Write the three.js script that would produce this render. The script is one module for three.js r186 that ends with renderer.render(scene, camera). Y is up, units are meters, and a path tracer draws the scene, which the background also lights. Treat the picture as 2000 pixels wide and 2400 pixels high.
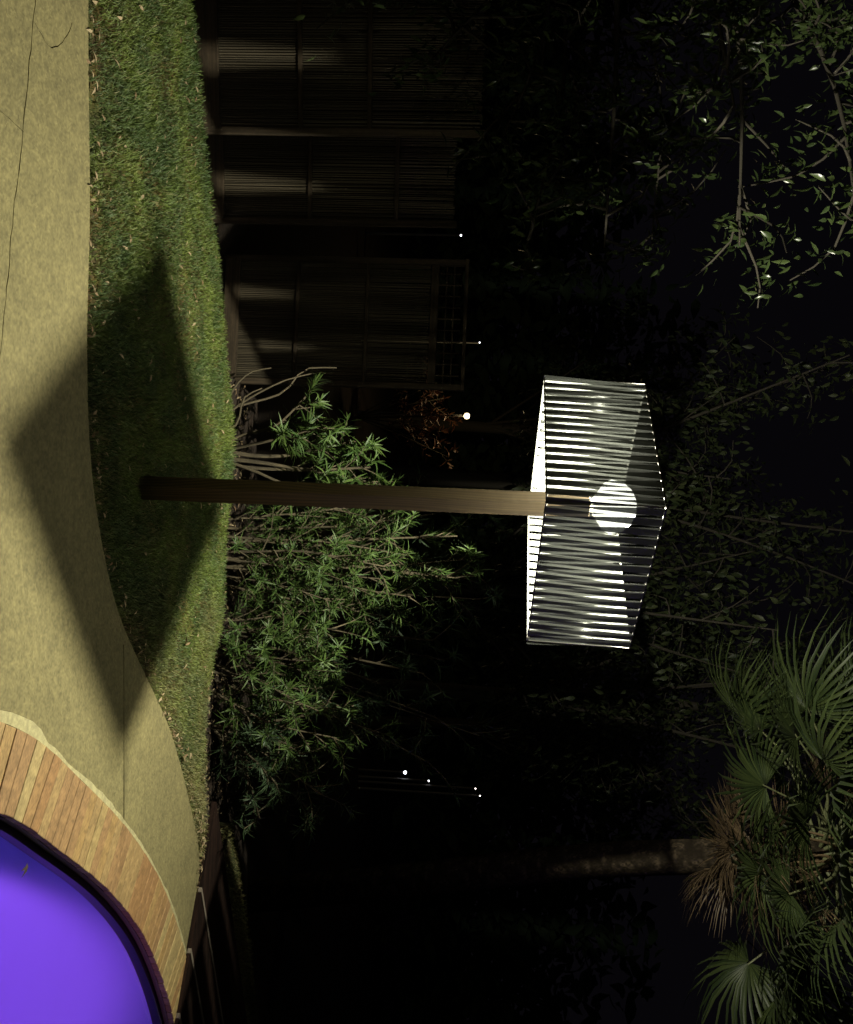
import * as THREE from 'three';
import { mergeGeometries } from 'three/addons/utils/BufferGeometryUtils.js';
import { RoundedBoxGeometry } from 'three/addons/geometries/RoundedBoxGeometry.js';
import { RectAreaLightUniformsLib } from 'three/addons/lights/RectAreaLightUniformsLib.js';
import { Brush, Evaluator, SUBTRACTION } from 'three-bvh-csg';

// ---------------------------------------------------------------- camera, sky, exposure
const scene = new THREE.Scene();
const EYE = new THREE.Vector3(0, 1.5, 0);
const PITCH = -Math.atan(128 / 2000), ROLL = THREE.MathUtils.degToRad(2.4);
const camera = new THREE.PerspectiveCamera(2 * THREE.MathUtils.radToDeg(Math.atan(1200 / 2000)), 853 / 1024, 0.05, 400);
camera.position.copy(EYE);
{ // the phone is held on its side: the picture's right is the world's up
  const F = new THREE.Vector3(0, Math.sin(PITCH), -Math.cos(PITCH)), U = new THREE.Vector3(0, Math.cos(PITCH), Math.sin(PITCH));
  camera.up.set(-Math.cos(ROLL), 0, 0).addScaledVector(U, -Math.sin(ROLL));
  camera.lookAt(EYE.clone().add(F));
}
{ // clear dark night sky with a little town glow, the same all round
  const w = 64, h = 32, d = new Float32Array(w * h * 4);
  for (let j = 0; j < h; j++) for (let i = 0; i < w; i++) {
    const up = Math.max(0, (j + 0.5) / h * 2 - 1), k = (j * w + i) * 4;
    d[k] = 0.0019 - 0.0004 * up; d[k + 1] = 0.0016 - 0.0002 * up; d[k + 2] = 0.0023 - 0.0001 * up; d[k + 3] = 1;
  }
  const sky = new THREE.DataTexture(d, w, h, THREE.RGBAFormat, THREE.FloatType);
  sky.mapping = THREE.EquirectangularReflectionMapping; sky.magFilter = sky.minFilter = THREE.LinearFilter; sky.needsUpdate = true;
  scene.background = sky; scene.environment = sky;
}
const renderer = new THREE.WebGLRenderer({ antialias: true });
renderer.setSize(853, 1024);
renderer.toneMapping = THREE.LinearToneMapping;
renderer.toneMappingExposure = 1;
renderer.shadowMap.enabled = true;
RectAreaLightUniformsLib.init();

// ---------------------------------------------------------------- helpers
let seed = 20240611;
const rnd = () => { seed |= 0; seed = seed + 0x6D2B79F5 | 0; let t = Math.imul(seed ^ seed >>> 15, 1 | seed); t = t + Math.imul(t ^ t >>> 7, 61 | t) ^ t; return ((t ^ t >>> 14) >>> 0) / 4294967296; };
const rr = (a, b) => a + (b - a) * rnd();
const V = (x, y, z) => new THREE.Vector3(x, y, z);
const hash = (x, y) => { let h = Math.imul(x | 0, 374761393) + Math.imul(y | 0, 668265263); h = Math.imul(h ^ h >>> 13, 1274126177); return ((h ^ h >>> 16) >>> 0) / 4294967296; };
function noise2(x, y, px = 0, py = 0) { // value noise, periodic when px, py given
  const xi = Math.floor(x), yi = Math.floor(y), fx = x - xi, fy = y - yi, u = fx * fx * (3 - 2 * fx), v = fy * fy * (3 - 2 * fy);
  const m = (a, p) => p ? ((a % p) + p) % p : a;
  const a = hash(m(xi, px), m(yi, py)), b = hash(m(xi + 1, px), m(yi, py)), c = hash(m(xi, px), m(yi + 1, py)), e = hash(m(xi + 1, px), m(yi + 1, py));
  return a + (b - a) * u + (c - a) * v + (a - b - c + e) * u * v;
}
function texture(n, f, srgb = true, rx = 1, ry = 1) {
  const d = new Uint8Array(n * n * 4);
  for (let j = 0; j < n; j++) for (let i = 0; i < n; i++) {
    const c = f(i / n, j / n), k = (j * n + i) * 4;
    for (let q = 0; q < 3; q++) d[k + q] = Math.max(0, Math.min(255, (Array.isArray(c) ? c[q] : c) * 255));
    d[k + 3] = 255;
  }
  const t = new THREE.DataTexture(d, n, n, THREE.RGBAFormat);
  t.wrapS = t.wrapT = THREE.RepeatWrapping; t.magFilter = THREE.LinearFilter; t.minFilter = THREE.LinearMipmapLinearFilter; t.generateMipmaps = true;
  t.colorSpace = srgb ? THREE.SRGBColorSpace : THREE.NoColorSpace; t.repeat.set(rx, ry); t.needsUpdate = true;
  return t;
}
const lin = (r, g, b) => new THREE.Color().setRGB(r, g, b);
const std = (r, g, b, rough = 0.9, more = {}) => new THREE.MeshStandardMaterial({ color: lin(r, g, b), roughness: rough, ...more });
const phys = (r, g, b, rough = 0.9, more = {}) => new THREE.MeshPhysicalMaterial({ color: lin(r, g, b), roughness: rough, ...more });
const taken = {};
function numbered(name) { taken[name] = (taken[name] ?? -1) + 1; return taken[name] ? `${name}_${String(taken[name]).padStart(3, '0')}` : name; }
function mesh(name, geometry, material, parent) { const m = new THREE.Mesh(geometry, material); m.name = name; m.castShadow = m.receiveShadow = true; parent?.add(m); return m; }
function tag(o, label, category, group) { o.userData.label = label; o.userData.category = category; if (group) o.userData.group = group; return o; }
function thing(name, label, category, x = 0, y = 0, z = 0, group) { const g = new THREE.Group(); g.name = numbered(name); g.position.set(x, y, z); scene.add(g); return tag(g, label, category, group); }
function structure(name, geometry, material) { const m = mesh(numbered(name), geometry, material, scene); m.userData.kind = 'structure'; return m; }
function buf(p, uv, idx) { const g = new THREE.BufferGeometry(); g.setAttribute('position', new THREE.Float32BufferAttribute(p, 3)); g.setAttribute('uv', new THREE.Float32BufferAttribute(uv, 2)); if (idx) g.setIndex(idx); g.computeVertexNormals(); return g; }
// a flat outline in plan ([x, z] points) pulled down from y = top by depth
function slab(outline, top, depth, holes = []) {
  const s = new THREE.Shape(outline.map(([x, z]) => new THREE.Vector2(x, -z)));
  for (const h of holes) s.holes.push(new THREE.Path(h.map(([x, z]) => new THREE.Vector2(x, -z))));
  const g = new THREE.ExtrudeGeometry(s, { depth, bevelEnabled: false, steps: 1 });
  g.rotateX(-Math.PI / 2); g.translate(0, top - depth, 0); return g;
}
function smooth(points, n, closed = false) { // plan curve through [x, z] points
  return new THREE.CatmullRomCurve3(points.map(([x, z]) => V(x, 0, z)), closed, 'centripetal').getSpacedPoints(n).slice(0, closed ? n : n + 1).map((p) => [p.x, p.z]);
}
function inside(x, z, poly) { let c = false; for (let i = 0, j = poly.length - 1; i < poly.length; j = i++) { const [a, b] = poly[i], [d, e] = poly[j]; if (b > z !== e > z && x < (d - a) * (z - b) / (e - b) + a) c = !c; } return c; }
function tube(points, r0, r1, sides = 6, n = 10) { // tapered limb
  const c = new THREE.CatmullRomCurve3(points), fr = c.computeFrenetFrames(n, false), p = [], uv = [], idx = [], len = c.getLength();
  for (let i = 0; i <= n; i++) {
    const q = c.getPointAt(i / n), r = r0 + (r1 - r0) * i / n;
    for (let k = 0; k <= sides; k++) {
      const a = k / sides * Math.PI * 2, v = q.clone().addScaledVector(fr.normals[i], Math.cos(a) * r).addScaledVector(fr.binormals[i], Math.sin(a) * r);
      p.push(v.x, v.y, v.z); uv.push(k / sides, i / n * len);
      if (i < n && k < sides) { const s = sides + 1, o = i * s + k; idx.push(o, o + 1, o + s, o + 1, o + s + 1, o + s); }
    }
  }
  return buf(p, uv, idx);
}
class Leaves { // collects many small leaf blades into one geometry
  constructor() { this.p = []; this.uv = []; this.idx = []; this.c = []; }
  add(at, dir, up, len, wid, droop, tint) {
    const t = dir.clone().normalize(), s = t.clone().cross(up).normalize(), n = s.clone().cross(t).normalize(), b = this.p.length / 3;
    const rows = [[0, 0.12], [0.3, 0.9], [0.6, 0.85], [1, 0.03]];
    for (const [l, w] of rows) {
      const q = at.clone().addScaledVector(t, len * l).addScaledVector(n, -droop * len * l * l);
      for (const e of [-1, 0, 1]) { const v = q.clone().addScaledVector(s, e * w * wid / 2).addScaledVector(n, Math.abs(e) * w * wid * 0.16); this.p.push(v.x, v.y, v.z); this.uv.push(e / 2 + 0.5, l); this.c.push(tint[0], tint[1], tint[2]); }
    }
    for (let r = 0; r < 3; r++) for (const e of [0, 1]) { const o = b + r * 3 + e; this.idx.push(o, o + 1, o + 3, o + 1, o + 4, o + 3); }
  }
  get() { const g = buf(this.p, this.uv, this.idx); g.setAttribute('color', new THREE.Float32BufferAttribute(this.c, 3)); return g; }
}
const tintOf = (a, b, k) => a.map((v, i) => v + (b[i] - v) * k);

// ---------------------------------------------------------------- materials
const concreteMap = texture(1024, (u, v) => {
  let s = 0; for (const [f, a] of [[5, 0.14], [13, 0.14], [37, 0.14], [100, 0.4], [210, 0.5]]) s += a * (noise2(u * f, v * f, f, f) - 0.5);
  s += 0.16 * (noise2(u * 55, v * 210, 55, 210) - 0.5);
  const pit = noise2(u * 260, v * 260, 260, 260); if (pit > 0.86) s -= (pit - 0.86) * 1.2;
  const k = 1 + s * 0.36; return [0.468 * k, 0.437 * k, 0.295 * k];
}, true, 0.6, 0.6);
const concreteBump = texture(512, (u, v) => 0.5 + 0.35 * (noise2(u * 120, v * 120, 120, 120) - 0.5) + 0.3 * (noise2(u * 50, v * 50, 50, 50) - 0.5), false, 1.2, 1.2);
const M = {
  concrete: new THREE.MeshStandardMaterial({ map: concreteMap, bumpMap: concreteBump, bumpScale: 0.004, roughness: 0.92 }),
  soil: new THREE.MeshStandardMaterial({ roughness: 1, map: texture(512, (u, v) => { const k = 0.6 + 0.5 * noise2(u * 40, v * 40, 40, 40) + 0.4 * noise2(u * 130, v * 130, 130, 130); return [0.17 * k, 0.13 * k, 0.1 * k]; }, true, 1, 1) }),
  thatch: new THREE.MeshStandardMaterial({ roughness: 1, map: texture(512, (u, v) => { const k = 0.55 + 0.5 * noise2(u * 30, v * 30, 30, 30) + 0.4 * noise2(u * 120, v * 120, 120, 120), g = noise2(u * 9, v * 9, 9, 9); return [(0.22 + 0.08 * g) * k, (0.27 - 0.04 * g) * k, 0.11 * k]; }, true, 1, 1) }),
  mortar: new THREE.MeshStandardMaterial({ roughness: 0.95, map: texture(256, (u, v) => { const k = 0.86 + 0.2 * noise2(u * 24, v * 24, 24, 24) + 0.12 * noise2(u * 90, v * 90, 90, 90); return [0.63 * k, 0.6 * k, 0.45 * k]; }, true, 3, 3) }),
  bed: std(0.14, 0.11, 0.08, 0.95),
  navy: std(0.022, 0.018, 0.05, 0.35),
  plaster: std(0.31, 0.33, 0.74, 0.9),
  darkDeck: new THREE.MeshPhysicalMaterial({ roughness: 0.9, specularIntensity: 0.2, map: texture(256, (u, v) => { const k = 0.6 + 0.6 * noise2(u * 6, v * 70, 6, 70) + 0.2 * noise2(u * 40, v * 40, 40, 40); return [0.13 * k, 0.09 * k, 0.075 * k]; }, true, 1, 1) }),
  paleStrip: std(0.17, 0.14, 0.11, 0.85),
  post: new THREE.MeshStandardMaterial({ roughness: 0.72, map: texture(512, (u, v) => {
    const w = noise2(u * 5, v * 3, 5, 3) * 0.8, g = 0.5 + 0.5 * Math.sin((u * 26 + w * 9) * 3.1416), k = 0.72 + 0.2 * g + 0.22 * (noise2(u * 160, v * 7, 160, 7) - 0.5); return [0.46 * k, 0.385 * k, 0.275 * k]; }, true, 1, 1) }),
  metal: std(0.35, 0.34, 0.32, 0.45, { metalness: 0.7 }),
  strip: phys(0.135, 0.14, 0.135, 0.16, { transmission: 0.3, specularIntensity: 0.05, thickness: 0, side: THREE.DoubleSide }),
  frame: std(0.25, 0.24, 0.22, 0.6),
  cane: new THREE.MeshStandardMaterial({ roughness: 0.6, vertexColors: true }),
  board: new THREE.MeshStandardMaterial({ roughness: 0.8, map: texture(256, (u, v) => { const k = 0.75 + 0.35 * noise2(u * 4, v * 60, 4, 60) + 0.15 * noise2(u * 50, v * 50, 50, 50); return [0.3 * k, 0.255 * k, 0.2 * k]; }, true, 1, 1) }),
  bark: new THREE.MeshStandardMaterial({ roughness: 0.95, map: texture(256, (u, v) => { const k = 0.6 + 0.5 * noise2(u * 14, v * 6, 14, 6) + 0.4 * noise2(u * 60, v * 40, 60, 40); return [0.29 * k, 0.26 * k, 0.2 * k]; }, true, 1, 3) }),
  palmBark: new THREE.MeshPhysicalMaterial({ roughness: 1, specularIntensity: 0.1, map: texture(256, (u, v) => { const k = 0.45 + 0.9 * noise2(u * 10, v * 16, 10, 16) * noise2(u * 40, v * 40, 40, 40); return [0.27 * k, 0.235 * k, 0.19 * k]; }, true, 2, 2) }),
  darkBark: phys(0.065, 0.058, 0.047, 0.95, { specularIntensity: 0.2 }),
  gloss: phys(1, 1, 1, 0.28, { vertexColors: true, transmission: 0.2, thickness: 0, side: THREE.DoubleSide }),
  leaf: phys(1, 1, 1, 0.5, { specularIntensity: 0.6, vertexColors: true, transmission: 0.3, thickness: 0, side: THREE.DoubleSide }),
  grass: std(1, 1, 1, 0.6, { side: THREE.DoubleSide }),
  deadLeaf: std(1, 1, 1, 0.9, { vertexColors: true, side: THREE.DoubleSide }),
  litter: std(1, 1, 1, 0.9, { side: THREE.DoubleSide }),
  white: std(0.8, 0.8, 0.78, 0.5),
};

// ---------------------------------------------------------------- plan of the place (metres; the eye stands at x 0, z 0)
const pathEdge = smooth([[-5, -2.93], [-3, -2.97], [-1.81, -3.01], [-1.06, -3.09], [-0.59, -3.11], [-0.19, -3.17], [0.1, -3.27], [0.46, -3.48], [0.85, -3.87], [1.11, -4.14], [1.38, -4.35], [1.68, -4.55], [1.9, -4.68], [2.1, -4.74]], 70);
const lawnBack = smooth([[2.1, -4.78], [1.75, -4.8], [1.5, -4.79], [1.25, -4.76], [0.91, -4.86], [0.68, -5.0], [0.3, -5.0], [-0.21, -5.05], [-0.56, -5.01], [-0.93, -4.81], [-1.26, -4.68], [-1.74, -4.4], [-2.43, -4.04], [-3.4, -3.5], [-5, -3.02]], 70);
const lawn = [...pathEdge, ...lawnBack];
const poolLoop = smooth([[0.72, -1.5], [0.82, -2.1], [1.03, -2.65], [1.29, -3.03], [1.72, -3.58], [2.16, -4.01], [2.74, -4.39], [3.5, -4.7], [4.5, -4.7], [5.5, -4.2], [5.9, -3.1], [5.4, -1.8], [4.0, -0.9], [2.3, -0.55], [1.1, -0.75]], 240, true);
function grown(loop, by) { // the loop moved outward
  const n = loop.length;
  return loop.map((_, i) => { const a = loop[(i + n - 1) % n], b = loop[(i + 1) % n], tx = b[0] - a[0], tz = b[1] - a[1], l = Math.hypot(tx, tz); return [loop[i][0] + by * tz / l, loop[i][1] - by * tx / l]; });
}
const SIGN = (() => { const g = grown(poolLoop, 0.1); return inside(g[0][0], g[0][1], poolLoop) ? -1 : 1; })();
const out = (by) => grown(poolLoop, by * SIGN);
const bedEdge = (more) => { const a = out(0.272 + more), b = out(0.305 + more); return a.map((p, i) => { const k = Math.min(1.2, Math.max(0, noise2(i * 0.31 + 3, 7) * 0.5 + noise2(i * 1.3, 40) * 0.3 + (p[1] > -2.9 ? 0.5 : 0))); return [p[0] + (b[i][0] - p[0]) * k, p[1] + (b[i][1] - p[1]) * k]; }); };

// ground, terrace, path, lawn
structure('ground', slab([[-90, 60], [90, 60], [90, -160], [-90, -160]], -0.6, 0.2, [out(0.2)]), M.soil);
structure('terrace', slab([[-8, 8], [9, 8], [9, -6.6], [3.6, -6.4], [2.3, -6.2], [-0.75, -6.0], [-0.85, -4.9], ...lawnBack.filter(([x]) => x < -0.9), [-8, -2.9]], -0.125, 0.47, [out(0.11)]), M.soil);
{
  const outline = [...pathEdge, [2.35, -4.85], [3.2, -5.0], [4.6, -5.2], [7, -5], [8, -3], [8, 4], [-6, 4], [-6, -2.93]];
  let solid = new Brush(slab(outline, 0, 0.12, [bedEdge(0.0015)]));
  const ev = new Evaluator(); ev.useGroups = false; ev.attributes = ['position', 'normal', 'uv'];
  const groove = (pts, w, dep) => { // a wandering crack or a sawn joint
    const a = [], b = []; pts.forEach(([x, z], i) => { const p = pts[Math.max(0, i - 1)], q = pts[Math.min(pts.length - 1, i + 1)], l = Math.hypot(q[0] - p[0], q[1] - p[1]), k = w * rr(0.6, 1.4) / 2; a.push([x - (q[1] - p[1]) / l * k, z + (q[0] - p[0]) / l * k]); b.unshift([x + (q[1] - p[1]) / l * k, z - (q[0] - p[0]) / l * k]); });
    const cut = new Brush(slab([...a, ...b], 0.01, dep + 0.01)); cut.updateMatrixWorld(); solid.updateMatrixWorld();
    solid = ev.evaluate(solid, cut, SUBTRACTION);
  };
  const wander = (pts, n, j) => smooth(pts, n).map(([x, z]) => [x + rr(-j, j), z + rr(-j, j)]);
  groove(wander([[-3.2, -2.7], [-1.59, -2.655], [-1.41, -2.64], [-1.09, -2.61], [-0.85, -2.58], [-0.61, -2.56], [-0.2, -2.5], [0.3, -2.3]], 90, 0.0035), 0.0042, 0.02);
  groove(wander([[-1.52, -2.66], [-1.5, -2.76], [-1.56, -2.84], [-1.66, -2.9]], 14, 0.003), 0.0035, 0.02);
  groove(wander([[-1.15, -2.62], [-1.16, -2.5], [-1.14, -2.3]], 12, 0.003), 0.004, 0.02);
  groove([[1.55, -3.655], [1.3, -3.63], [1.0, -3.6], [0.62, -3.56]], 0.007, 0.05);
  solid.geometry.computeBoundingSphere();
  structure('path', solid.geometry, M.concrete);
}
structure('lawn', slab(lawn, -0.012, 0.108), M.thatch);
const strip2 = [[1.98, -5.08], [2.12, -5.13], [3.4, -5.78], [4.6, -6.4], [4.5, -6.62], [3.3, -6.05], [2.05, -5.4]];
structure('grass_verge', slab(strip2, -0.01, 0.11), M.thatch);

// ---------------------------------------------------------------- pool
structure('pool_basin', mergeGeometries([slab(out(-0.002), -0.096, 1.126, [out(-0.026)]), slab(out(0.0), -1.223, 0.06)]), M.plaster);
structure('pool_ledge', slab(out(-0.002), -0.05, 0.045, [out(-0.026)]), M.navy);
{
  const w = structure('water', slab(out(-0.0275), -0.066, 0.001), phys(1, 1, 1, 0.03, { transmission: 1, thickness: 0, ior: 1.33, side: THREE.DoubleSide, bumpMap: texture(256, (u, v) => 0.5 + 0.4 * (noise2(u * 7, v * 7, 7, 7) - 0.5) + 0.2 * (noise2(u * 19, v * 19, 19, 19) - 0.5), false, 0.5, 0.5), bumpScale: 0.006 }));
  const s = new THREE.Shape(out(-0.0275).map(([x, z]) => new THREE.Vector2(x, -z))), g = new THREE.ShapeGeometry(s); g.rotateX(-Math.PI / 2); g.translate(0, -0.066, 0); w.geometry = g;
}
{ // coping: soldier course of bricks on a bed of mortar
  const root = mesh(numbered('pool_coping'), slab(out(0.2645), -0.022, 0.095, [out(0)]), M.bed, scene);
  mesh('mortar_band', slab(bedEdge(0), 0.003, 0.12, [out(0.266)]), M.mortar, root);
  root.userData.kind = 'structure';
  const L = 0.262, h = 0.05;
  const tones = [[0.42, 0.3, 0.125], [0.4, 0.255, 0.1], [0.37, 0.22, 0.09], [0.35, 0.195, 0.08], [0.44, 0.33, 0.145], [0.39, 0.26, 0.11], [0.36, 0.215, 0.095]];
  const grain = texture(256, (u, v) => { const k = 0.9 + 0.16 * (noise2(u * 12, v * 12, 12, 12) - 0.5) + 0.2 * (noise2(u * 70, v * 26, 70, 26) - 0.5); return [k, k, k]; }, true, 4, 4);
  const mats = tones.map((t) => new THREE.MeshStandardMaterial({ color: lin(...t), map: grain, roughness: 0.75 }));
  const loop = new THREE.CatmullRomCurve3(poolLoop.map(([x, z]) => V(x, 0, z)), true), n = Math.floor(loop.getLength() / 0.0655);
  const pts = loop.getSpacedPoints(n);
  let tone = 0;
  for (let i = 0; i < n; i++) {
    const p = pts[i], t = pts[(i + 1) % n].clone().sub(pts[(i + n - 1) % n]).normalize(), o = V(t.z, 0, -t.x).multiplyScalar(SIGN);
    if (rnd() < 0.62) tone = Math.floor(rnd() * tones.length);
    const outer = (q) => { const a = pts[(q + n) % n], e = pts[(q + 1 + n) % n].clone().sub(pts[(q - 1 + n) % n]).normalize(); return V(a.x + e.z * SIGN * L, 0, a.z - e.x * SIGN * L); };
    const wi = pts[(i + 1) % n].distanceTo(pts[(i + n - 1) % n]) / 2 - 0.0036, wo = outer(i + 1).distanceTo(outer(i - 1)) / 2 - 0.0036;
    const g = new RoundedBoxGeometry(1, h, L, 1, 0.0035), gp = g.attributes.position, gu = g.attributes.uv, ou = rnd() * 3;
    for (let q = 0; q < gp.count; q++) { const z = gp.getZ(q), w = wi + (wo - wi) * (z / L + 0.5), x = gp.getX(q); gp.setX(q, Math.sign(x) * (w / 2 - (0.5 - Math.abs(x)))); gu.setXY(q, gp.getX(q) + ou, z + ou); }
    g.computeVertexNormals();
    const b = mesh('brick', g, mats[tone], root);
    b.position.copy(p).addScaledVector(o, L / 2 + 0.002 + rr(-0.0015, 0.0015)); b.position.y = 0.008 - h / 2 + rr(-0.0015, 0.0015);
    b.rotation.y = Math.atan2(o.x, o.z) + rr(-0.004, 0.004);
  }
}
{ // a dead leaf on the water
  const l = new Leaves(); l.add(V(0, 0, 0), V(1, 0.05, 0.3), V(0, 1, 0), 0.05, 0.022, 0.25, [0.05, 0.035, 0.03]); l.add(V(0.008, 0.002, 0), V(0.3, 0.1, 1), V(0, 1, 0), 0.03, 0.014, 0.3, [0.06, 0.04, 0.03]);
  const m = mesh(numbered('floating_leaf'), l.get(), M.deadLeaf, scene); m.position.set(1.31, -0.063, -2.95);
  tag(m, 'small dark dead leaf floating on the purple pool', 'leaf');
}
{ // underwater colour lamps on the basin wall, all facing the curved wall by the path
  const wall = new THREE.CatmullRomCurve3(out(-0.028).map(([x, z]) => V(x, -0.6, z)), true);
  for (const [x, z, place] of [[1.75, -0.6, 'nearest the path'], [3.4, -0.72, 'in the middle of the near wall'], [5.1, -1.6, 'farthest from the path']]) {
    let p = V(0, 0, 0), best = 9; for (let i = 0; i < 400; i++) { const q = wall.getPoint(i / 400), e = Math.hypot(q.x - x, q.z - z); if (e < best) { best = e; p = q; } }
    const aim = V(2.1, -1.75, -4.0), d = aim.clone().sub(p).setY(0).normalize();
    const t = thing('pool_light', `round purple underwater lamp in the pool wall, ${place}`, 'pool light', p.x, -0.6, p.z, 'underwater pool lights');
    t.rotation.y = Math.atan2(d.x, d.z);
    mesh('rim', new THREE.TorusGeometry(0.1, 0.012, 8, 28).translate(0, 0, 0.014), M.metal, t);
    mesh('lamp_lens', new THREE.SphereGeometry(0.095, 20, 8, 0, Math.PI * 2, 0, Math.PI / 2).rotateX(Math.PI / 2).scale(1, 1, 0.3), std(0.1, 0.05, 0.2, 0.3, { emissive: lin(0.3, 0.1, 1), emissiveIntensity: 1.5 }), t);
    const l = new THREE.SpotLight(lin(0.66, 0.19, 1), 12.6, 0, THREE.MathUtils.degToRad(30), 0.25, 2); l.position.copy(p).addScaledVector(d, 0.12); l.target.position.copy(aim); l.shadow.radius = 4; l.castShadow = true; l.name = 'pool_glow'; scene.add(l, l.target);
  }
}
{ // dark deck beyond the path's end, with pale strips between its boards
  const dir = [0.891, -0.454], nor = [0.454, 0.891];
  const root = thing('timber_deck', 'dark brown deck with pale joint strips at the far end of the path', 'deck');
  const edge = [2.12, -4.72], ed = [0.882, 0.471];
  const start = (off) => { // where a board line meets the deck's front edge
    const c = off - (edge[0] * nor[0] + edge[1] * nor[1]), k = c / (ed[0] * nor[0] + ed[1] * nor[1]); return [edge[0] + ed[0] * k, edge[1] + ed[1] * k];
  };
  for (let i = 0; i < 7; i++) {
    const a = -3.2 - 0.4 + (i ? 0.4 + (i - 1) * 0.25 : 0), b = i ? a + 0.25 : -3.2, A = start(a + 0.012), B = start(b - 0.012), len = 3.2;
    mesh('plank', slab([A, B, [B[0] + dir[0] * len, B[1] + dir[1] * len], [A[0] + dir[0] * len, A[1] + dir[1] * len]], 0.024, 0.03), M.darkDeck, root);
    const C = start(b - 0.01), D = start(b + 0.01);
    mesh('joint_strip', slab([C, D, [D[0] + dir[0] * len, D[1] + dir[1] * len], [C[0] + dir[0] * len, C[1] + dir[1] * len]], 0.028, 0.02), M.paleStrip, root);
  }
}

// ---------------------------------------------------------------- the lamp
const LAMP = V(-0.055, 0, -3.69), BULB_Y = 2.05, SHADE_BOTTOM = 1.735, SIDE = 0.8, SHADE_H = 0.43;
{
  const t = thing('garden_lamp', 'glowing lamp with square woven strip shade on a wooden post', 'lamp', LAMP.x, 0, LAMP.z);
  const post = new RoundedBoxGeometry(0.077, 2.1, 0.077, 2, 0.004).translate(0, 0.91, 0);
  { const p = post.attributes.position, u = post.attributes.uv; for (let i = 0; i < p.count; i++) u.setXY(i, (p.getX(i) + p.getZ(i)) * 4, p.getY(i) * 0.6); }
  post.rotateY(Math.PI / 4 - 0.1);
  mesh('post', post, M.post, t);
  mesh('bulb_base', new THREE.CylinderGeometry(0.026, 0.034, 0.012, 20).translate(0, 1.966, 0), M.metal, t);
  mesh('bulb', new THREE.LatheGeometry([[0.001, -0.075], [0.02, -0.073], [0.03, -0.058], [0.052, -0.03], [0.06, 0], [0.054, 0.028], [0.038, 0.048], [0.018, 0.058], [0.001, 0.06]].map(([r, y]) => new THREE.Vector2(r * 1.95, y < 0 ? y * 1.02 : y * 1.8)), 28).translate(0, BULB_Y, 0), std(0.9, 0.9, 0.85, 0.4, { emissive: lin(1, 0.98, 0.86), emissiveIntensity: 31 }), t);
  const l = new THREE.PointLight(lin(1, 0.965, 0.75), 33); l.position.set(LAMP.x, BULB_Y, LAMP.z); l.shadow.radius = 0.25; l.castShadow = true; l.shadow.mapSize.set(2048, 2048); l.name = 'lamp_glow'; scene.add(l);

  const shade = new THREE.Group(); shade.name = 'lamp_shade'; shade.position.set(0.02, SHADE_BOTTOM, 0); shade.rotation.set(0, Math.PI / 4 - 0.05, 0); t.add(shade);
  const lean = new THREE.Quaternion().setFromAxisAngle(V(0, 0, 1), -0.026); shade.quaternion.premultiply(lean);
  const H = SHADE_H, S = SIDE / 2;
  for (const y of [0, H]) for (let s = 0; s < 4; s++) {
    const b = mesh(y ? 'top_bar' : 'bottom_bar', new RoundedBoxGeometry(SIDE + 0.006, 0.006, 0.006, 2, 0.002), M.frame, shade);
    b.position.set(Math.sin(s * Math.PI / 2) * S, y, Math.cos(s * Math.PI / 2) * S); b.rotation.y = s * Math.PI / 2; if (s % 2) b.scale.x = (SIDE - 0.007) / (SIDE + 0.006);
  }
  for (const [sx, sz] of [[-1, -1], [-1, 1], [1, -1], [1, 1]]) mesh('corner_bar', new RoundedBoxGeometry(0.006, H - 0.007, 0.006, 2, 0.002), M.frame, shade).position.set(sx * S, H / 2, sz * S);
  for (const [sx, sz] of [[-1, -1], [-1, 1], [1, -1], [1, 1]]) mesh('wire_stay', tube([V(sx * 0.03, 0.04, sz * 0.03), V(sx * 0.2, 0.022, sz * 0.2), V(sx * (S - 0.006), 0.004, sz * (S - 0.006))], 0.0006, 0.0006, 5, 6), M.metal, shade);
  // flat bands wound round the bars: up outside, down inside, half a step along each time
  const N = 16, pitch = SIDE / N, W = 0.0312, zb = 0.0032;
  function band(up, w0, w1, bulge, shift) {
    const pts = [[0, -0.0048, 0], [0, -0.0036, zb * 0.75], [0, 0.004, zb], [pitch / 2 * 0.5, H / 2, zb + bulge], [pitch / 2, H - 0.004, zb], [pitch / 2, H + 0.0036, zb * 0.75], [pitch / 2, H + 0.0048, 0]].map(([x, y, z]) => V((up ? 1 : -1) * x + shift * y / H, y, up ? z : -z));
    const c = new THREE.CatmullRomCurve3(pts, false, 'centripetal'), n = 22, p = [], uv = [], idx = [];
    for (let i = 0; i <= n; i++) {
      const f = i / n, q = c.getPoint(f), tn = c.getTangent(f), nz = V(0, -tn.z, tn.y).normalize(), w = (w0 + (w1 - w0) * f) * (0.95 + 0.22 * Math.sin(Math.PI * f));
      for (const e of [-1, -0.5, 0.5, 1]) { p.push(q.x + e * w / 2, q.y, q.z + (up ? 1 : -1) * (1 - e * e) * 0.0007 * Math.sign(nz.z || 1) * (up ? 1 : 1)); uv.push(e / 2 + 0.5, f); }
      if (i < n) for (let k = 0; k < 3; k++) { const o = i * 4 + k; idx.push(o, o + 1, o + 4, o + 1, o + 5, o + 4); }
    }
    return buf(p, uv, idx);
  }
  const fronts = [0, 1, 2, 3, 4, 5].map(() => band(true, W - 0.002 + rr(-0.004, 0.002), W + 0.002 + rr(-0.003, 0.003), rr(0, 0.001), rr(-0.004, 0.004)));
  const backs = [0, 1, 2, 3, 4, 5].map(() => band(false, W - 0.002 + rr(-0.004, 0.002), W + 0.002 + rr(-0.003, 0.003), rr(0, 0.001), rr(-0.004, 0.004)));
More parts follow.
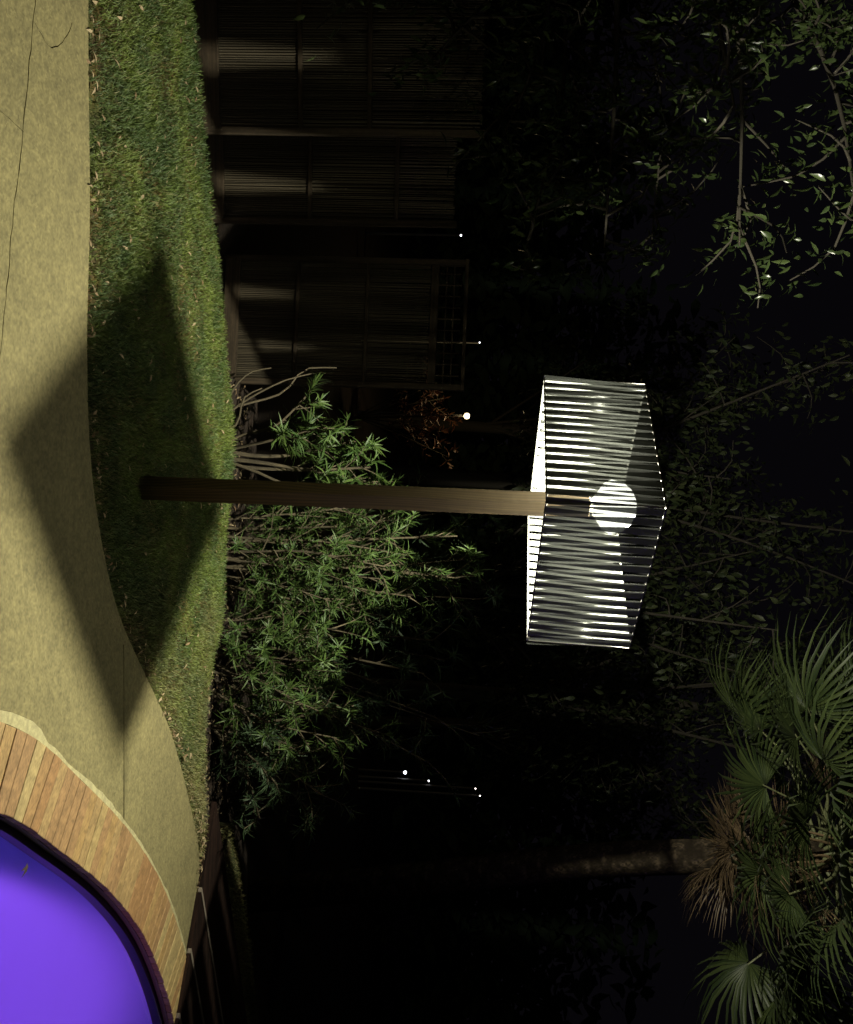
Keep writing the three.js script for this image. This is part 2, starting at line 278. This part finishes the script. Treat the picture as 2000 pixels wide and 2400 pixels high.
  for (let s = 0; s < 4; s++) {
    const a = s * Math.PI / 2, tx = V(Math.cos(a), 0, -Math.sin(a)), nz = V(Math.sin(a), 0, Math.cos(a));
    for (let k = 0; k < N; k++) for (const up of [true, false]) {
      const b = mesh('band', (up ? fronts : backs)[Math.floor(rnd() * 6)], M.strip, shade);
      const x = -SIDE / 2 + (k + (up ? 0.02 : 0.98)) * pitch + rr(-0.002, 0.002);
      b.position.copy(nz).multiplyScalar(S).addScaledVector(tx, x); b.rotation.y = a;
    }
  }
}

// ---------------------------------------------------------------- bamboo screens behind the lawn
function screen(label, x0, x1, z0, z1, y0, y1, railsAt, trimH, lattice) {
  const len = Math.hypot(x1 - x0, z1 - z0), t = thing('bamboo_screen', label, 'screen', x0, y0, z0, 'bamboo screens behind the lawn');
  t.rotation.y = -Math.atan2(z1 - z0, x1 - x0);
  const H = y1 - y0, top = lattice ? H - lattice : H, canes = [];
  for (let x = 0.02; x < len - 0.02;) {
    const r = rr(0.0045, 0.0085); x += r;
    const g = new THREE.CylinderGeometry(r * 0.85, r, top - 0.03 + rr(-0.015, 0.01), 6, 1, true); g.translate(x, top / 2 + 0.01, rr(-0.003, 0.003)); g.rotateZ(rr(-0.003, 0.003));
    const k = rr(0.55, 1.15), c = []; for (let i = 0; i < g.attributes.position.count; i++) c.push(0.11 * k, 0.09 * k, 0.06 * k);
    g.setAttribute('color', new THREE.Float32BufferAttribute(c, 3)); canes.push(g); x += r + 0.001;
  }
  mesh('canes', mergeGeometries(canes), M.cane, t).userData.kind = 'stuff';
  const bar = (name, w, h, d, x, y, z) => { const g = new RoundedBoxGeometry(w, h, d, 2, 0.004).translate(x, y, z), p = g.attributes.position, u = g.attributes.uv; for (let i = 0; i < p.count; i++) w > h ? u.setXY(i, p.getX(i), p.getY(i) * 2 + p.getZ(i)) : u.setXY(i, p.getY(i), p.getX(i) * 2 + p.getZ(i)); return mesh(name, g, M.board, t); };
  bar('bottom_board', len - 0.01, trimH, 0.03, len / 2, trimH / 2 + 0.02, 0.03);
  for (const y of railsAt) bar('rail', len - 0.04, 0.03, 0.022, len / 2, y - y0, 0.024);
  for (const x of [0.0, len]) bar('post', 0.045, H + 0.06, 0.05, x, H / 2 - 0.01, 0);
  if (lattice) {
    bar('rail', len - 0.05, 0.06, 0.028, len / 2, top + 0.03, 0.003);
    bar('cap_rail', len + 0.05, 0.028, 0.07, len / 2, H + 0.034, 0);
    const n = Math.round(len / 0.085);
    for (let i = 1; i < n; i++) bar('slat', 0.012, lattice - 0.06, 0.01, len * i / n, top + 0.06 + (lattice - 0.06) / 2, 0.006);
    for (const f of [0.33, 0.66]) bar('slat', len - 0.05, 0.012, 0.01, len / 2, top + 0.06 + (lattice - 0.06) * f, -0.005);
  }
  return t;
}
screen('bamboo screen with a wide pale bottom board, half hidden by the hanging tree', -4.4, -2.5, -5.15, -5.62, -0.5, 1.4, [0.2, 0.66], 0.14);
screen('narrow dark bamboo screen between the leaf-covered one and the dark gap', -2.72, -2.08, -6.05, -6.15, -0.6, 1.22, [0.17, 0.8], 0.12);
screen('bamboo screen topped with a small lattice, beside the shrub', -1.94, -0.97, -6.62, -6.6, -0.6, 1.28, [0.0, 0.55], 0.12, 0.24);

// ---------------------------------------------------------------- shrubs
const GREEN = [[0.035, 0.075, 0.017], [0.09, 0.145, 0.034]], DULL = [[0.035, 0.065, 0.03], [0.06, 0.1, 0.045]];
function shrub(name, label, category, base, canes, o) {
  const t = thing(name, label, category, base[0], base[1], base[2], o.group), L = new Leaves(), twigs = [];
  const whorl = (p, d, n, len) => { const side = V(rr(-1, 1), rr(-1, 1), rr(-1, 1)).cross(d).normalize(); for (let i = 0; i < n; i++) { const r = side.clone().applyAxisAngle(d, i / n * 6.283 + rr(-1.2, 1.2)), k = rnd(); L.add(p, r.multiplyScalar(rr(0.45, 1)).addScaledVector(d, rr(0.3, 1.3)), d, len * rr(0.45, 1.3), len * o.wide * rr(0.7, 1.2), rr(0.05, 0.5), tintOf(o.tint[0], o.tint[1], k)); } };
  for (const [from, to, r] of canes) {
    const a = V(...from), b = V(...to), mid = a.clone().lerp(b, 0.5).add(V(rr(-0.06, 0.06), rr(0, 0.08), rr(-0.06, 0.06)));
    mesh('stem', tube([a, a.clone().lerp(mid, 0.5).add(V(rr(-0.02, 0.02), 0, rr(-0.02, 0.02))), mid, b], r, r * 0.45, 6, 9), M.bark, t);
    const c = new THREE.CatmullRomCurve3([a, mid, b]);
    for (let k = 0; k < o.twigs; k++) {
      const f = o.from + (1 - o.from) * (k + rnd()) / o.twigs, p = c.getPoint(f), d = c.getTangent(f).multiplyScalar(0.7).add(V(rr(-1, 1), rr(-0.35, 0.8), rr(-1, 1)).normalize()).normalize(), len = o.reach * rr(0.5, 1.2);
      const e = p.clone().addScaledVector(d, len).add(V(0, -len * rr(-0.1, 0.2), 0)), m2 = p.clone().lerp(e, 0.5).add(V(0, len * 0.08, 0));
      twigs.push(tube([p, m2, e], 0.0045, 0.002, 4, 4));
      const cc = new THREE.CatmullRomCurve3([p, m2, e]);
      for (let w = 0; w < o.whorls; w++) { const g = 0.3 + 0.7 * (w + rnd() * 0.6) / o.whorls; whorl(cc.getPoint(Math.min(1, g)), cc.getTangent(Math.min(1, g)), o.per, o.leaf); }
      whorl(e, cc.getTangent(1), o.per + 1, o.leaf);
    }
  }
  if (twigs.length) mesh('twigs', mergeGeometries(twigs), M.bark, t).userData.kind = 'stuff';
  mesh('foliage', L.get(), M.leaf, t).userData.kind = 'stuff';
  return t;
}
{
  const G = 'leafy shrubs behind the lamp';
  const fan = (n, x0, x1, h0, h1, z0, z1, lean, r = 0.0075) => Array.from({ length: n }, (_, i) => { const f = n > 1 ? i / (n - 1) : 0.5, x = x0 + (x1 - x0) * f; return [[x * 0.55, 0, rr(-0.06, 0.06)], [x + lean * rr(0.6, 1.4), rr(h0, h1), rr(z0, z1)], r * rr(0.8, 1.3)]; });
  shrub('oleander_shrub', 'open green shrub with bare lower stems left of the post', 'shrub', [-0.38, -0.14, -5.2],
    [[[0.02, 0, 0], [-0.3, 0.55, 0.05], 0.013], [[0.05, 0, 0], [-0.05, 0.85, -0.1], 0.014], [[0.1, 0, 0.02], [0.12, 0.95, 0], 0.014], [[0.1, 0, 0.02], [0.3, 0.8, 0.1], 0.012], [[0.06, 0, 0], [-0.1, 0.7, 0.2], 0.012], [[0.14, 0, 0], [0.22, 1.0, -0.15], 0.012]],
    { twigs: 9, from: 0.4, reach: 0.2, whorls: 5, per: 3, leaf: 0.1, wide: 0.13, tint: GREEN, group: G });
  { // bare bent branches of the same bed
    const t = thing('bare_branch', 'bare pale branches bending left below the open shrub', 'branch', -0.5, -0.14, -5.12);
    for (const pts of [[[0, 0.02, 0], [-0.12, 0.16, 0], [-0.26, 0.42, 0.02], [-0.31, 0.58, 0]], [[-0.04, 0.06, 0], [-0.2, 0.12, 0.05], [-0.3, 0.22, 0.05], [-0.33, 0.34, 0.04]], [[-0.1, 0.14, 0], [-0.2, 0.4, -0.05], [-0.34, 0.52, -0.05], [-0.36, 0.72, -0.06]], [[0.1, 0.0, 0.05], [0.02, 0.16, 0.1], [-0.14, 0.2, 0.1], [-0.2, 0.3, 0.08]]])
      mesh('stem', tube(pts.map((p) => V(...p)), 0.009, 0.004, 6, 8), M.bark, t);
  }
  shrub('oleander_shrub', 'tall shrub with many thin upright stems right of the post', 'shrub', [0.3, -0.14, -5.25],
    [...fan(9, -0.35, 0.35, 0.8, 1.25, -0.2, 0.2, 0.05), [[0.05, 0, 0], [0.06, 0.75, 0.02], 0.024], [[0.06, 0, 0], [-0.16, 1.5, 0], 0.011], [[0.1, 0, 0], [-0.02, 1.55, 0.05], 0.01], [[0.06, 0.7, 0.02], [0.1, 1.5, 0], 0.012]],
    { twigs: 15, from: 0.06, reach: 0.26, whorls: 7, per: 3, leaf: 0.078, wide: 0.1, tint: GREEN, group: G });
  shrub('oleander_shrub', 'dense low shrub with feathery leaves at the lawn corner', 'shrub', [0.95, -0.14, -5.2],
    [...fan(10, -0.4, 0.45, 0.55, 1.1, -0.25, 0.25, 0.1)],
    { twigs: 17, from: 0.04, reach: 0.24, whorls: 7, per: 3, leaf: 0.075, wide: 0.11, tint: GREEN, group: G });
  shrub('oleander_shrub', 'shrub with drooping branch tips at the far end of the lawn', 'shrub', [1.4, -0.14, -5.25],
    [[[0, 0, 0], [0.35, 0.75, 0.1], 0.012], [[0, 0, 0], [0.5, 0.38, 0.15], 0.012], [[0, 0, 0], [0.1, 0.8, 0], 0.012], [[0, 0, 0], [-0.2, 0.9, 0.1], 0.012], [[0, 0, 0], [0.25, 0.5, 0.25], 0.01], [[0, 0, 0], [0.55, 0.7, -0.05], 0.011]],
    { twigs: 15, from: 0.08, reach: 0.22, whorls: 7, per: 3, leaf: 0.075, wide: 0.11, tint: DULL, group: G });
  shrub('oleander_shrub', 'dark shrub mass rising behind the leafy row', 'shrub', [0.7, -0.14, -5.9],
    fan(14, -0.9, 0.9, 1.0, 1.7, -0.2, 0.2, 0.1, 0.012),
    { twigs: 9, from: 0.2, reach: 0.3, whorls: 5, per: 3, leaf: 0.1, wide: 0.12, tint: DULL, group: G });
}

// ---------------------------------------------------------------- fan palm
{
  const C = V(2.3, 4.1, -6.2), t = thing('fan_palm', 'fan palm with drooping green fronds over a brown dead skirt', 'palm tree', C.x, -0.6, C.z);
  const top = C.y + 0.6;
  const trunk = tube([V(1.3, 0, -1.5), V(0.8, 1.6, -0.95), V(0.25, 3.2, -0.3), V(0, top, 0)], 0.15, 0.12, 12, 24); mesh('trunk', trunk, M.palmBark, t);
  const fanGeo = (R, n, spread, droop, tint) => { // a pleated fan of narrow segments; stalk comes in along +y
    const p = [], uv = [], c = [], idx = [];
    for (let i = 0; i < n; i++) {
      const a = (i / (n - 1) - 0.5) * spread, len = R * (0.72 + 0.28 * Math.cos(a * 0.55)) * rr(0.88, 1.06), da = spread / n * 0.5, rows = [[0.03, 1], [0.32, 1], [0.55, 0.75], [0.8, 0.42], [1, 0.04]], b = p.length / 3, k = rnd(), tc = tintOf(tint[0], tint[1], k), bend = droop * rr(0.6, 1.5), tw = rr(-0.03, 0.03);
      for (const [l, w] of rows) for (const e of [-1, 0, 1]) {
        const wid = Math.min(Math.tan(da) * l * len, 0.016) * w, aa = a + tw * l, x = Math.sin(aa) * l * len + Math.cos(aa) * e * wid, y = Math.cos(aa) * l * len - Math.sin(aa) * e * wid, z = -bend * R * l * l * l + (e ? 0.006 * w : 0) + 0.02 * Math.cos(a) * l;
        p.push(x, y, z); uv.push(e / 2 + 0.5, l); c.push(...tc);
      }
      for (let r = 0; r < 4; r++) for (const e of [0, 1]) { const o = b + r * 3 + e; idx.push(o, o + 1, o + 3, o + 1, o + 4, o + 3); }
    }
    const g = buf(p, uv, idx); g.setAttribute('color', new THREE.Float32BufferAttribute(c, 3)); return g;
  };
  const green = [[0.02, 0.034, 0.01], [0.055, 0.075, 0.022]], brown = [[0.06, 0.04, 0.022], [0.13, 0.09, 0.05]];
  // azimuth (0 = towards +x, 90 = towards the camera), elevation of stalk, stalk length, fan radius, dead?
  const fr = [[190, 5, 0.85, 0.62], [165, -18, 0.8, 0.64], [205, 25, 0.95, 0.62], [140, 8, 0.85, 0.6], [120, -25, 0.8, 0.6], [95, 10, 0.75, 0.6], [70, -10, 0.8, 0.62], [45, 12, 0.85, 0.6], [20, -15, 0.9, 0.62], [350, 10, 0.9, 0.6], [100, -42, 0.8, 0.58], [60, -38, 0.85, 0.6], [15, -40, 0.85, 0.6], [150, -45, 0.85, 0.58], [185, -35, 0.9, 0.6], [225, -5, 0.9, 0.6], [260, 10, 0.9, 0.6], [300, 0, 0.9, 0.6], [180, 40, 0.9, 0.6], [110, 45, 0.9, 0.6], [40, 45, 0.9, 0.6],
    [176, -8, 0.95, 0.64], [155, 16, 0.9, 0.62], [195, -22, 0.95, 0.6], [128, -5, 0.9, 0.62], [80, -22, 0.85, 0.6], [30, -5, 0.9, 0.62], [55, 8, 0.85, 0.6], [10, 8, 0.95, 0.6], [85, 28, 0.85, 0.6], [215, 10, 1.0, 0.6],
    [184, 14, 0.75, 0.6], [170, 2, 1.0, 0.62], [148, -14, 0.95, 0.6], [135, 20, 0.7, 0.6], [112, -12, 0.95, 0.6], [98, -30, 0.95, 0.58], [64, -26, 0.95, 0.58], [38, -24, 0.95, 0.6], [24, 20, 0.8, 0.6], [2, -8, 1.0, 0.6], [74, 14, 0.95, 0.6], [50, 30, 0.75, 0.6],
    [118, -46, 0.6, 0.42, 1], [92, -50, 0.62, 0.4, 1], [66, -44, 0.6, 0.42, 1], [30, -60, 0.5, 0.4, 1], [145, -36, 0.6, 0.38, 1], [84, -34, 0.5, 0.36, 1], [110, -62, 0.6, 0.4, 1], [95, -72, 0.5, 0.4, 1], [130, -74, 0.5, 0.4, 1], [60, -75, 0.5, 0.42, 1], [170, -70, 0.5, 0.4, 1], [20, -72, 0.5, 0.4, 1], [110, -78, 0.6, 0.42, 1], [75, -78, 0.6, 0.42, 1],
    [130, -52, 0.45, 0.36, 1], [80, -58, 0.4, 0.36, 1], [40, -50, 0.42, 0.36, 1], [105, -40, 0.4, 0.34, 1], [160, -58, 0.4, 0.36, 1]];
  for (const [az, el, len, R, dead] of fr) {
    const a = THREE.MathUtils.degToRad(az + rr(-6, 6)), e = THREE.MathUtils.degToRad(el + rr(-5, 5)), d = V(Math.cos(a) * Math.cos(e), Math.sin(e), Math.sin(a) * Math.cos(e));
    const s = V(d.x * 0.1, C.y + 0.6 + (dead ? rr(-0.22, 0.3) : rr(-0.15, 0.1)), d.z * 0.1), m2 = s.clone().addScaledVector(d, len * 0.55).add(V(0, 0.08, 0)), end = s.clone().addScaledVector(d, len).add(V(0, -0.06, 0));
    const f = mesh(dead ? 'dead_frond' : 'frond', fanGeo(R, 34, dead ? 2.2 : 4.0, dead ? 0.55 : rr(0.15, 0.6), dead ? brown : green), M.leaf, t);
    const y = end.clone().sub(m2).normalize(), x = V(0, 1, 0).cross(y).normalize().applyAxisAngle(y, rr(-0.7, 0.7)), z = x.clone().cross(y);
    f.position.copy(end); f.quaternion.setFromRotationMatrix(new THREE.Matrix4().makeBasis(x, y, z));
    const inv = f.quaternion.clone().invert(), loc = (v) => v.clone().sub(end).applyQuaternion(inv);
    mesh('stalk', tube([loc(s), loc(m2), V(0, 0.03, 0)], 0.014, 0.006, 5, 8), std(...(dead ? [0.16, 0.11, 0.06] : [0.12, 0.13, 0.06]), 0.6), f);
  }
}

// ---------------------------------------------------------------- trees
function tree(name, label, base, height, limbs, o) {
  const t = thing(name, label, 'tree', base[0], base[1], base[2], o.group), L = new Leaves(), twigs = [];
  mesh('trunk', tube([V(0, 0, 0), V(rr(-0.1, 0.1), height * 0.35, rr(-0.1, 0.1)), V(rr(-0.15, 0.15), height * 0.7, rr(-0.15, 0.15)), V(0, height, 0)], o.trunk, o.trunk * 0.4, 10, 14), M.darkBark, t);
  for (const [from, to, r] of limbs) {
    const a = V(...from), b = V(...to), m = a.clone().lerp(b, 0.5).add(V(rr(-0.15, 0.15), rr(0.05, 0.3), rr(-0.15, 0.15)));
    mesh('limb', tube([a, m, b], r * 0.5, r * 0.12, 7, 10), M.darkBark, t);
    const c = new THREE.CatmullRomCurve3([a, m, b]);
    for (let k = 0; k < o.twigs; k++) {
      const f = 0.25 + 0.75 * (k + rnd()) / o.twigs, p = c.getPoint(f), d = V(rr(-1, 1), rr(-0.9, 0.8), rr(-1, 1)).normalize(), e = p.clone().addScaledVector(d, o.reach * rr(0.4, 1.1)), m2 = p.clone().lerp(e, 0.5).add(V(rr(-0.08, 0.08), 0.08, rr(-0.08, 0.08)));
      twigs.push(tube([p, m2, e], 0.011, 0.004, 4, 4));
      const cc = new THREE.CatmullRomCurve3([p, m2, e]);
      for (let w = 0; w < o.per; w++) { const g = 0.25 + 0.75 * rnd(), q = cc.getPoint(g).add(V(rr(-o.fluff, o.fluff), rr(-o.fluff, o.fluff), rr(-o.fluff, o.fluff))); L.add(q, V(rr(-1, 1), rr(-1.1, 0.3), rr(-1, 1)), V(rr(-0.5, 0.5), 1, rr(-0.5, 0.5)), o.leaf * rr(0.6, 1.2), o.leaf * o.wide * rr(0.8, 1.2), rr(0, 0.5), tintOf(o.tint[0], o.tint[1], rnd())); }
    }
  }
  mesh('twigs', mergeGeometries(twigs), M.darkBark, t).userData.kind = 'stuff';
  mesh('crown', L.get(), o.material ?? M.leaf, t).userData.kind = 'stuff';
  return t;
}
tree('broadleaf_tree', 'dark broad-leaved tree hanging over the left bamboo screens', [-4.2, -0.6, -5.6], 4.6,
  [[[0, 2.0, 0], [1.6, 1.7, 0.7], 0.04], [[0, 2.2, 0], [2.1, 2.1, 0.6], 0.05], [[0, 2.4, 0], [1.4, 1.3, 1.0], 0.035], [[0, 2.4, 0], [2.6, 2.3, 0.3], 0.04], [[0, 2.8, 0], [2.5, 2.8, 0.2], 0.05], [[0, 3, 0], [1.9, 3.4, 0.8], 0.05], [[0, 3.2, 0], [2.5, 3.6, 0.3], 0.05], [[0, 3.4, 0], [2.6, 4.2, 0.6], 0.05], [[0, 3.6, 0], [1.6, 4.6, 0.8], 0.05], [[0, 3.8, 0], [1.4, 4.9, -0.2], 0.05], [[0, 2.5, 0], [1.1, 2.2, 1.3], 0.04], [[0, 3.2, 0], [1.0, 3.6, 1.3], 0.04], [[0, 2.6, 0], [2.3, 3.2, -0.4], 0.035], [[0, 3, 0], [-1.2, 3.8, 0.4], 0.05], [[0, 3, 0], [0, 4, -1.4], 0.05]],
  { trunk: 0.14, twigs: 17, reach: 0.6, per: 34, fluff: 0.1, leaf: 0.08, wide: 0.34, material: M.gloss, tint: [[0.03, 0.05, 0.018], [0.06, 0.085, 0.028]] });
const round = (n, R, h0, h1) => Array.from({ length: n }, (_, i) => { const a = i * 2.4 + rr(-0.3, 0.3), r = R * Math.sqrt((i + 0.6) / n); return [[0, h0 * rr(0.5, 0.75), 0], [Math.cos(a) * r, rr(h0, h1), Math.sin(a) * r], 0.06]; });
for (const [x, z, h, R, label] of [[-0.5, -10.6, 6.8, 2.2, 'dim tree top in the dark above the left half of the lamp shade'], [2.4, -11.4, 7.2, 2.4, 'dim tree top in the dark between lamp shade and fan palm'], [0.9, -10.2, 5.2, 2.2, 'dim green tree in the dark behind the lamp shade'], [4.4, -17.5, 7, 3, 'dim tree in the dark behind the fan palm'], [-1.8, -17, 7, 3, 'dim tree in the dark above the lattice screen']])
  tree('garden_tree', label, [x, -0.6, z], h * 0.7, round(16, R, h * 0.55, h * 1.1), { trunk: 0.15, twigs: 11, reach: 0.75, per: 34, fluff: 0.26, leaf: 0.12, wide: 0.4, tint: [[0.04, 0.06, 0.025], [0.07, 0.085, 0.035]], group: 'dark trees behind the lamp' });

{ // the black wall of trees that closes the garden
  const L = new Leaves(); L.add(V(0, 0, 0), V(0, 0.3, 1), V(0, 1, 0), 1, 0.5, 0.3, [1, 1, 1]); const g = L.get(); g.deleteAttribute('color');
  const n = 26000, im = new THREE.InstancedMesh(g, std(1, 1, 1, 0.8, { side: THREE.DoubleSide }), n), m = new THREE.Matrix4(), q = new THREE.Quaternion(), e = new THREE.Euler();
  for (let i = 0; i < n; i++) {
    const x = rr(-24, 24), z = -20 - 0.012 * x * x * 0 - rr(0, 3.5), h = 3.2 + 3.4 * noise2(x * 0.45 + 30, 3) + 1.4 * noise2(x * 1.7, 11), y = -0.6 + (h + 0.6) * Math.sqrt(rnd()) * rr(0.3, 1);
    e.set(rr(-3, 3), rr(-3, 3), rr(-3, 3)); q.setFromEuler(e); const s = rr(0.25, 0.6); m.compose(V(x, y, z), q, V(s, s, s)); im.setMatrixAt(i, m); im.setColorAt(i, lin(...tintOf(DULL[0], DULL[1], rnd())));
  }
  im.name = 'far_wood'; im.userData = { kind: 'stuff', label: 'black mass of far trees closing the garden', category: 'trees' }; im.castShadow = im.receiveShadow = true; scene.add(im);
}

// ---------------------------------------------------------------- far lamps
function farLamp(label, x, y, z, power, color, r, group) {
  const t = thing('far_lamp', label, 'lamp', x, -0.6, z, group), h = y + 0.6;
  mesh('post', new THREE.CylinderGeometry(0.02, 0.026, h - r * 1.2, 8).translate(0, (h - r * 1.2) / 2, 0), M.frame, t);
  mesh('lamp_globe', new THREE.SphereGeometry(r, 14, 10).translate(0, h, 0), std(0.8, 0.8, 0.8, 0.4, { emissive: lin(...color), emissiveIntensity: 5 }), t);
  mesh('lamp_cap', new THREE.ConeGeometry(r * 1.5, r * 0.9, 12).translate(0, h + r * 1.35, 0), M.frame, t);
  if (!power) return;
  const l = new THREE.PointLight(lin(...color), power); l.position.set(x, y, z); l.castShadow = true; l.shadow.radius = 2; l.name = 'far_glow'; scene.add(l);
}
farLamp('warm lantern glowing right of the lattice screen, above reddish twigs', -1.6, 1.2, -14, 1.2, [1, 0.78, 0.4], 0.05);
farLamp('tiny white light above the dark gap between screens', -4.56, 0.98, -14, 0, [0.9, 0.92, 1], 0.016);
farLamp('tiny white light just above the lattice screen', -2.81, 1.36, -14, 0, [0.9, 0.92, 1], 0.012);
farLamp('lowest and brightest of the small white lights right of the shrubs', 4.91, 0.28, -16, 0, [0.85, 0.9, 1], 0.032);
farLamp('single small white light between the brightest one and the high pair', 5.04, 0.73, -16, 0, [0.9, 0.92, 1], 0.016);
farLamp('left one of the high pair of small lights under the palm', 5.13, 1.61, -16, 0, [1, 0.9, 0.8], 0.013);
farLamp('right one of the high pair of small lights under the palm', 5.26, 1.7, -16, 0, [1, 0.9, 0.8], 0.013);
shrub('red_leaf_shrub', 'reddish twiggy shrub lit by the warm lantern', 'shrub', [-1.5, -0.6, -13.8], Array.from({ length: 9 }, (_, i) => [[0, 0, 0], [-0.7 + i * 0.16, rr(1.0, 1.65), rr(-0.3, 0.3)], 0.014]), { twigs: 7, from: 0.4, reach: 0.35, whorls: 2, per: 3, leaf: 0.12, wide: 0.25, tint: [[0.14, 0.06, 0.04], [0.22, 0.1, 0.05]] });

// ---------------------------------------------------------------- grass and litter
{
  const blade = (() => { const p = [], uv = [], idx = []; const rows = [[0, 1, 0], [0.5, 0.8, 0.12], [0.85, 0.45, 0.42], [1, 0.02, 0.66]]; rows.forEach(([y, w, z]) => { for (const e of [-1, 1]) { p.push(e * w * 0.5, y, z); uv.push(e / 2 + 0.5, y); } }); for (let r = 0; r < 3; r++) idx.push(r * 2, r * 2 + 1, r * 2 + 2, r * 2 + 1, r * 2 + 3, r * 2 + 2); return buf(p, uv, idx); })();
  const places = [];
  const box = (poly, n, dens) => { const xs = poly.map((p) => p[0]), zs = poly.map((p) => p[1]), x0 = Math.max(-3.6, Math.min(...xs)), x1 = Math.max(...xs), z0 = Math.min(...zs), z1 = Math.max(...zs); for (let i = 0; i < n; i++) { const x = rr(x0, x1), z = rr(z0, z1); if (inside(x, z, poly) && rnd() < dens(x, z)) places.push([x, z]); } };
  const bare = (x, z) => { let d = 9; for (const [a, b] of pathEdge) d = Math.min(d, Math.hypot(a - x, b - z)); return 0.25 + 0.75 * Math.min(1, d / 0.14) * (0.55 + 0.45 * noise2(x * 9 + 50, z * 9 + 50)); };
  box(lawn, 300000, bare); box(strip2, 26000, () => 0.8);
  const im = new THREE.InstancedMesh(blade, M.grass, places.length), m = new THREE.Matrix4(), q = new THREE.Quaternion(), e = new THREE.Euler();
  places.forEach(([x, z], i) => {
    const k = noise2(x * 3.2 + 20, z * 3.2 + 20), dry = Math.min(1, Math.max(0, (x - 0.35) * 0.8 + (k - 0.5) * 0.9)) * rr(0.3, 1) + (rnd() < 0.05 ? 0.7 : 0), len = rr(0.012, 0.033) * (0.65 + 0.8 * k);
    e.set(rr(-0.5, 0.5), rr(0, 6.283), rr(-0.5, 0.5)); q.setFromEuler(e);
    m.compose(V(x, -0.014, z), q, V(rr(0.0022, 0.0038), len, len)); im.setMatrixAt(i, m);
    const c = tintOf(tintOf([0.05, 0.09, 0.02], [0.14, 0.19, 0.03], Math.min(1, Math.max(0, noise2(x * 8 + 9, z * 8) * 1.3 - 0.3 + rr(-0.3, 0.3)))), [0.27, 0.23, 0.1], Math.min(1, dry)); im.setColorAt(i, lin(...c));
  });
  im.name = 'grass'; im.userData = { kind: 'stuff', label: 'short green turf growing round the lamp post', category: 'grass' }; im.castShadow = im.receiveShadow = true; scene.add(im);
  const L = (() => { const l = new Leaves(); l.add(V(0, 0, 0), V(0, 0.12, 1), V(0, 1, 0), 1, 0.34, 0.3, [1, 1, 1]); const g = l.get(); g.deleteAttribute('color'); return g; })();
  const spots = [];
  while (spots.length < 260) { const x = rr(-3, 2), z = rr(-5.1, -3); if (inside(x, z, lawn)) spots.push([x, -0.002, z]); }
  for (let i = 0; i < 900; i++) spots.push([rr(-0.8, 2.1), -0.12, rr(-5.7, -4.9)]);
  for (let i = 0; i < 260; i++) { const [x, z] = pathEdge[Math.floor(rnd() * pathEdge.length)]; spots.push([x + rr(-0.06, 0.03), -0.004, z - rr(0.005, 0.07)]); }
  for (let i = 0; i < 70; i++) spots.push([1.95 + rr(-0.2, 0.22), 0.002, -4.72 + rr(-0.08, 0.05)]);
  const il = new THREE.InstancedMesh(L, M.litter, spots.length);
  spots.forEach(([x, y, z], i) => { const s = rr(0.014, 0.042); e.set(rr(-0.5, 0.5), rr(0, 6.283), rr(-0.6, 0.6)); q.setFromEuler(e); m.compose(V(x, y + s * 0.15 + 0.004, z), q, V(s, s, s)); il.setMatrixAt(i, m); il.setColorAt(i, lin(...tintOf([0.16, 0.1, 0.05], [0.36, 0.28, 0.17], rnd()))); });
  il.name = 'fallen_leaves'; il.userData = { kind: 'stuff', label: 'dry fallen leaves strewn over turf and planting bed', category: 'leaves' }; il.castShadow = il.receiveShadow = true; scene.add(il);
}
renderer.render(scene, camera);
